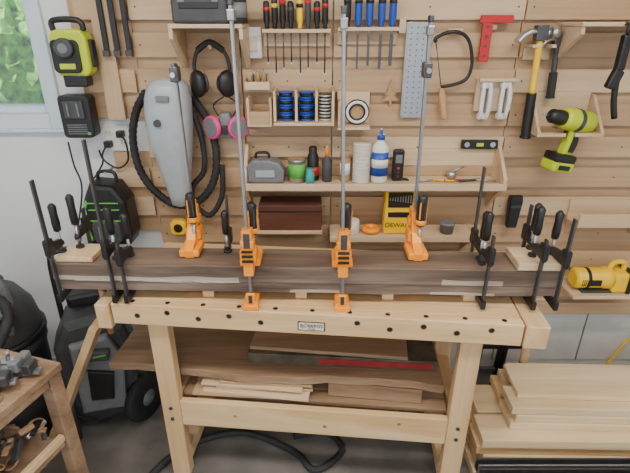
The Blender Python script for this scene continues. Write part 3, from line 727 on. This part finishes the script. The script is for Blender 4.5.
m.lathe([(.03,0),(.032,.003),(.032,.055),(.03,.06)],(W(352,230,1.93).x,1.93,z3+.001),WHT);m.done()
m=M('orange_tape_roll');x=W(371,232,1.92).x;m.torus((x,1.93,z3+.0165),.028,.014,(0,0,1),ORG);m.done()
m=M('grey_putty_tub');x=W(447,232,1.92).x;m.lathe([(.028,0),(.032,.04),(.034,.041),(.034,.05),(.03,.052)],(x,1.93,z3+.001),MGR);m.done()
m=M('tape_measure');p=W(177,230,1.93);m.prism(rnd(.07,.07,.02),(p.x,1.985,p.z),(1,0,0),(0,0,1),.035,YEL,.005);m.cyl((p.x,1.949,p.z),(p.x,1.946,p.z),.02,BLK);m.bb(p.x-.01,p.x+.01,1.985,2.018,p.z-.01,p.z+.01,STL);m.done()
m=M('black_tool_holster');p=W(514,212,1.97);m.T=Matrix.Translation((p.x,1.995,p.z));m.prism([(-.022,-.075),(.02,-.075),(.03,.05),(.026,.075),(-.026,.075),(-.03,.05)],(0,0,0),(1,0,0),(0,0,1),.035,BLK,.006);m.box((0,-.037,.03),(.045,.005,.012),DGR);m.bb(-.01,.01,0,.024,.03,.06,STL);m.done()
m=M('bracket_shelf');a=W(580,222,1.9).x;z5=W(600,226,1.9).z
m.bb(a,1.5,1.92,2.019,z5-.014,z5,PLYL,.002);m.bb(a,1.5,1.908,1.9195,z5-.014,z5+.05,PLYL,.002);m.bb(a,1.5,2.006,2.0185,z5+.001,z5+.085,PLYL,.002)
for q in(a+.01,1.47):m.prism([(1.925,z5-.015),(2.018,z5-.015),(2.018,z5-.09)],(q,0,0),(0,1,0),(0,0,1),.014,PLYL)
m.done()
m=M('biscuit_joiner');p=W(597,278,1.9);m.T=Matrix.Translation((p.x-.005,1.90,p.z))
m.lathe([(.036,-.11),(.048,-.10),(.048,.02),(.052,.03),(.052,.06)],(0,0,0.003),YEL,ax=(1,0,0));m.lathe([(.049,-.06),(.049,-.045)],(0,0,0.003),BLK,ax=(1,0,0))
m.box((.09,0,-.004),(.07,.10,.10),YEL,bev=.012);m.box((.13,0,-.0),(.02,.11,.11),BLK,bev=.004)
m.tube([(.05,0,.04),(.06,0,.08),(.11,0,.08),(.115,0,.03)],.012,YEL,sm=6);m.box((-.03,-.048,0),(.06,.006,.03),BLK,bev=.002)
for k in range(5):m.box((-.085+k*.008,-.045,0),(.003,.008,.03),BLK)
m.box((0,0,-.050),(.15,.09,.010),DGR,bev=.003)
m.done()
m=M('bracket_shelf');z6=p.z-.057;m.bb(p.x-.13,p.x+.2,1.83,2.019,z6-.015,z6,PLYL,.002)
for q in(p.x-.11,p.x+.15):m.prism([(1.86,z6-.016),(2.018,z6-.016),(2.018,z6-.12)],(q,0,0),(0,1,0),(0,0,1),.014,PLYL)
m.done()
m=M('yellow_air_hose');m.tube([W(a,b_,1.975) for a,b_ in((640,330),(626,342),(612,358),(606,366),(612,372),(625,368),(640,362))],.006,YEL,sm=8);m.done()

# ================================================================ UNDER-BENCH STORAGE
m=M('plywood_offcuts');m.T=BT
for k,(x,y,w,d,r) in enumerate(((-.25,.23,.46,.30,.02),(-.22,.22,.42,.29,-.04),(-.20,.24,.38,.28,.05),(-.24,.225,.40,.27,-.02),(-.19,.23,.36,.26,.03))):
    m.box((x,y,.4155+.0125*k),(w,d,.011),PLYL if k%2 else PLY,(0,0,r),bev=.001)
m.done()
m=M('lumber_block');m.T=BT;m.box((.24,.25,.443),(.36,.27,.065),BRN,(0,0,-.03),bev=.003);m.done()
m=M('live_edge_plank');m.T=BT
n=50
pts=[]
for i in range(n+1):
    x=-.82+1.31*i/n;pts.append((x,.105+.014*math.sin(x*7)+.008*noise.noise(Vector((x*9,0,0)))))
pts+= [(.49,.40),(-.82,.40)]
m.prism(pts,(0,0,.479),(1,0,0),(0,1,0),.034,BRN,.003);m.done()
m=M('red_edged_board');m.T=BT
m.box((.10,.295,.538),(.74,.25,.046),CARD,(0,0,.02),bev=.002);m.box((.235,.1715,.538),(.44,.003,.026),DRED,(0,0,.02),bev=.0005)
m.done()
m=M('scrap_panel');m.T=BT;m.box((.05,.30,.5705),(.62,.24,.016),BRN,(0,0,-.02),bev=.002);m.done()
m=M('floor_hose');m.tube([(-.75,1.25,.02),(-.6,1.5,.02),(-.35,1.60,.02),(-.1,1.5,.02),(.0,1.40,.02),(.12,1.5,.02),(.05,1.60,.02),(-.1,1.58,.02)],.016,BLK2,sm=8,corr=.008,seg=10);m.done()
m=M('long_floor_board');m.box((-.05,1.74,.03),(.9,.12,.058),BRN,(0,0,-.05),bev=.003);m.done()

# ================================================================ RIGHT LUMBER PILE
m=M('lumber_stack')
def bd(x0,x1,y0,y1,z0,z1,r,mat):m.box(((x0+x1)/2,(y0+y1)/2,(z0+z1)/2),(x1-x0,y1-y0,z1-z0),mat,(0,0,r),bev=.003)
zz=0
for k in range(5):
    h=.044;bd(.66+.015*((k*7)%3),1.9,1.36+.01*(k%2),1.50,zz,zz+h,-.02,POP if k%2==0 else PINE);bd(.66+.02*((k*5)%3),1.9,1.515,1.68,zz,zz+h,-.02,PINE if k%2 else POP);zz+=h+.001
for k in range(3):
    h=.035;bd(.80+.02*(k%2),1.85,1.41+.005*k,1.55,zz,zz+h,-.03,POP);bd(.81+.03*k,1.85,1.565,1.70,zz,zz+h,-.03,POP if k else PINE);zz+=h+.001
bd(.84,1.6,1.47,1.66,zz,zz+.022,-.05,POP)
m.done()
m=M('timber_blocking')
for x in(.70,1.05,1.45):m.bb(x,x+.10,1.17,1.33,0,.145,PINEY,.003)
m.done()
m=M('aluminium_track')
for k in range(3):
    y=1.18+k*.047
    m.bb(.63,1.7,y,y+.038,.146,.156,STL);m.bb(.63,1.7,y,y+.006,.157,.20,ZNC,.001);m.bb(.63,1.7,y+.030,y+.036,.157,.20,DST,.001);m.bb(.63,1.7,y+.008,y+.028,.160,.185,BLK)
m.done()
m=M('folding_sawhorse')
xh=W(477,380,1.82).x
for s in(0,1):
    x=xh+.12*s
    m.tube([(x,1.86,.0),(x,1.84,.36),(x+.01,1.84,.38),(x+.085,1.84,.38),(x+.095,1.84,.36),(x+.095,1.86,.0)],.013,BLK,sm=0)
    m.box((x+.048,1.84,.33),(.085,.02,.03),BLK,bev=.004);m.box((x+.048,1.845,.18),(.085,.016,.03),DGR,bev=.004)
m.bb(xh-.01,xh+.225,1.82,1.87,.392,.42,BLK,.005);m.done()
m=M('lower_wall_cladding');m.bb(.5,2.5,2.03,2.058,.092,.469,BLOCK)
for xx in(.95,1.4):m.bb(xx,xx+.006,2.027,2.0298,.092,.399,MGR)
m.done()

# ================================================================ LEFT SIDE
TT=Matrix.Translation((-.82,1.21,0))@Matrix.Rotation(RD(-17),4,'Z')
m=M('side_table');m.T=TT
m.bb(-.75,0,-.62,0,.72,.75,BRN,.004)
for (x,y) in((-.05,-.05),(-.05,-.60),(-.73,-.05),(-.73,-.60)):m.bb(x-.002,x+.045,y-.002,y+.045,0,.719,BRN,.003)
m.bb(-.68,-.055,-.03,-.008,.66,.719,BRN,.002);m.bb(-.028,-.008,-.55,-.055,.69,.719,BRN,.002)
m.bb(-.73,-.01,-.54,-.06,.44,.46,BRN,.002);m.bb(-.73,-.01,-.54,-.06,.12,.14,PINE,.002)
m.bb(-.028,-.008,-.55,-.055,.461,.485,PINEY,.002);m.done()
m=M('clamp_pile');m.T=TT
for k in range(11):
    r=.5+random.uniform(-.25,.25);L=.30
    c=Vector((-.185+random.uniform(-.04,.05),-.08-.026*k,.757+.012*(k%3)))
    d=Vector((math.cos(r),math.sin(r),0))*L/2
    d.y=min(d.y,.05+.02*k)
    r=math.atan2(d.y,d.x)
    m.box(c,(L,.022,.012),ZNC if k%3 else STL,(0,0,r),bev=.001)
    m.box(c+d*.8+Vector((0,0,.016)),(.028,.042,.036),DST if k%2 else MGR,(0,0,r),bev=.005)
    m.cyl(c-d*.2+Vector((0,0,.02)),c-d*.7+Vector((0,0,.024)),.011,STL if k%2 else BLK)
    m.cyl(c+d*.45+Vector((0,0,.012)),c+d*.45+Vector((.01,.0,.05)),.006,STL)
m.done()
m=M('assorted_hardware');m.T=TT
for k in range(260):
    c=Vector((random.uniform(-.5,-.045),random.uniform(-.50,-.09),.475+random.uniform(0,.12)))
    t_=random.choice((0,0,1,2));mt=random.choice((STL,DST,BRN,MGR,CLAY,BLK,CRM,RED,DGR,BRN))
    if t_==0:m.box(c,(random.uniform(.02,.07),random.uniform(.01,.03),random.uniform(.008,.02)),mt,(random.uniform(-.5,.5),random.uniform(-.5,.5),random.uniform(0,3)),bev=.002)
    elif t_==1:
        d=Vector((random.uniform(-1,1),random.uniform(-1,1),random.uniform(-.3,.3))).normalized()*.035;m.cyl(c-d,c+d,random.uniform(.003,.01),mt,seg=10)
    else:m.torus(c,random.uniform(.012,.025),.004,(random.uniform(-.5,.5),random.uniform(-.5,.5),1),mt,16,ts=6)
m.done()
m=M('lower_crate');m.T=TT
m.bb(-.40,.03,-.40,-.09,.141,.16,PLYL,.002)
m.bb(-.40,.03,-.402,-.388,.161,.27,PLYL,.002);m.bb(-.40,.03,-.102,-.088,.161,.27,PLYL,.002);m.bb(.018,.03,-.387,-.103,.161,.27,PLYL,.002);m.bb(-.40,-.388,-.387,-.103,.161,.27,PLYL,.002)
m.done()
# shop vacuum
m=M('shop_vacuum');c=Vector((-1.37,1.64,0))
m.lathe([(.15,.06),(.17,.07),(.185,.30),(.19,.48),(.20,.49),(.20,.53),(.19,.54)],c,DGR)
m.lathe([(.19,.541),(.195,.57),(.18,.66),(.14,.73),(.05,.76)],c,DGR)
m.lathe([(.201,.53),(.207,.535),(.207,.555),(.201,.56)],c,BLK)
m.lathe([(.10,0),(.10,.04),(.08,.07)],c+Vector((0,0,.745)),BLK)
m.tube([c+Vector((-.13,-.02,.66)),c+Vector((-.11,-.04,.84)),c+Vector((.11,-.04,.84)),c+Vector((.13,-.02,.66))],.018,MGR,sm=6)
m.box(c+Vector((.11,-.10,.66)),(.11,.07,.12),MGR,(0,0,.7),bev=.015);m.box(c+Vector((.137,-.134,.67)),(.07,.01,.06),BLK,(0,0,.7),bev=.004)
m.cyl(c+Vector((.05,-.17,.44)),c+Vector((.06,-.23,.44)),.035,BLK)
m.tube([c+Vector(v) for v in((.06,-.23,.44),(.10,-.26,.50),(.16,-.24,.60),(.20,-.14,.72),(.16,-.12,.80),(.06,-.15,.83),(-.02,-.2,.75),(.0,-.25,.62),(.10,-.25,.56))],.022,BLK2,sm=8,corr=.009,seg=12)
for a in range(5):
    an_=a*2*math.pi/5;q=c+Vector((math.cos(an_)*.15,math.sin(an_)*.15,.032));m.cyl(q-Vector((.012,0,0)),q+Vector((.012,0,0)),.03,BLK);m.cyl(q+Vector((0,0,.02)),q+Vector((0,0,.07)),.01,STL)
for k in range(3):m.box(c+Vector((.06,-.187,.20+k*.06)),(.10,.01,.02),MGR,(0,0,.3),bev=.002)
m.done()
# lawn mower stored upright
m=M('lawn_mower')
m.T=Matrix.Translation((-.99,1.74,0))@Matrix.Rotation(RD(22),4,'Z')
m.prism([(-.15,.12),(-.06,.05),(.10,.06),(.15,.14),(.16,.40),(.13,.55),(.05,.62),(-.10,.60),(-.16,.48)],(0,.10,0),(1,0,0),(0,0,1),.20,DGR,.03)
m.prism([(-.10,.16),(.08,.14),(.11,.40),(.06,.54),(-.09,.52)],(0,-.10,0),(1,0,0),(0,0,1),.045,MGR,.015)
m.prism([(-.05,.24),(.04,.22),(.06,.36),(-.04,.40)],(0,-.145,0),(1,0,0),(0,0,1),.02,BLK,.006)
m.box((.0,-.15,.47),(.12,.05,.05),DGR,(0,.2,0),bev=.01);m.box((.02,-.175,.47),(.05,.006,.008),GRN,bev=.001)
for s in(-.16,.16):
    c=Vector((s,-.08,.121));ax=Vector((1 if s>0 else -1,-1.0 if s>0 else -.2,0)).normalized()
    m.lathe([(.075,-.024),(.112,-.022),(.12,-.012),(.12,.012),(.112,.022),(.075,.024)],c,BLK2,ax=ax,seg=32)
    m.lathe([(.078,-.018),(.06,.018),(.02,.03),(.018,.036)],c,MGR,ax=ax,seg=24)
    for k in range(24):
        a=k*2*math.pi/24;q=ax.to_track_quat('Z','Y');v=q@Vector((math.cos(a)*.116,math.sin(a)*.116,0));m.sph(c+v,(.006,.006,.006),BLK2,seg=6)
    m.cyl((s*.6,.0,.12),(s,-.06,.12),.012,STL)
    m.tube([(s*.75,.06,.45),(s*.75,.08,.75),(s*.7,.08,.84)],.011,BLK,sm=4)
m.tube([(-.112,.08,.84),(-.08,.08,.865),(.08,.08,.865),(.112,.08,.84)],.013,BLK,sm=4)
m.box((0,.05,.655),(.16,.12,.06),BLK,bev=.015)
m.done()
m=M('leaning_board')
A=W(70,400,1.46);B=W(103,318,1.50)
d=(B-A).normalized();A0=A-d*(A.z/d.z)
L=(B-A0).length;c=(A0+B)/2
m.box(c+Vector((0,0,.012)),(.030,.09,L-.02),PINEZ,(0,math.atan2(d.x,d.z),0),bev=.003);m.done()

# ================================================================ LIGHTS
def area(name,loc,rot,sx,sy,e,col=(1,1,1)):
    l=bpy.data.lights.new(name,'AREA');l.shape='RECTANGLE';l.size=sx;l.size_y=sy;l.energy=e;l.color=col
    o=bpy.data.objects.new(name,l);o.location=loc;o.rotation_euler=rot;bpy.context.scene.collection.objects.link(o);return o
for k,(x,y) in enumerate(((-.9,.55),(.9,.55),(0,-1.2))):
    m=M('ceiling_light');m.bb(x-.62,x+.62,y-.09,y+.09,2.70,2.749,WHT,.006);ob=m.done()
    o=area('tube_lamp',(0,0,-.035),(0,0,0),1.2,.15,32,(1,.93,.83));o.parent=ob
area('garage_door_daylight',(-.9,-2.5,1.5),(RD(90),0,RD(-12)),3.0,2.2,36,(.97,.98,1))
sun=bpy.data.lights.new('sun','SUN');sun.energy=11;sun.angle=RD(3);so=bpy.data.objects.new('sun',sun)
so.rotation_euler=Vector((.70,.40,-.60)).to_track_quat('-Z','Y').to_euler();so.location=(-6,0,6);bpy.context.scene.collection.objects.link(so)
w=bpy.data.worlds.new('World');bpy.context.scene.world=w;w.use_nodes=True
nt=w.node_tree;bg=nt.nodes['Background'];bg.inputs[0].default_value=(.78,.88,1,1);bg.inputs[1].default_value=.8
# camera
cd=bpy.data.cameras.new('camera');cd.sensor_width=36;cd.lens=36*F/630;cd.clip_start=.02
co=bpy.data.objects.new('camera',cd);co.location=(0,0,H);co.rotation_euler=(RD(90)-P,0,0)
bpy.context.scene.collection.objects.link(co);bpy.context.scene.camera=co
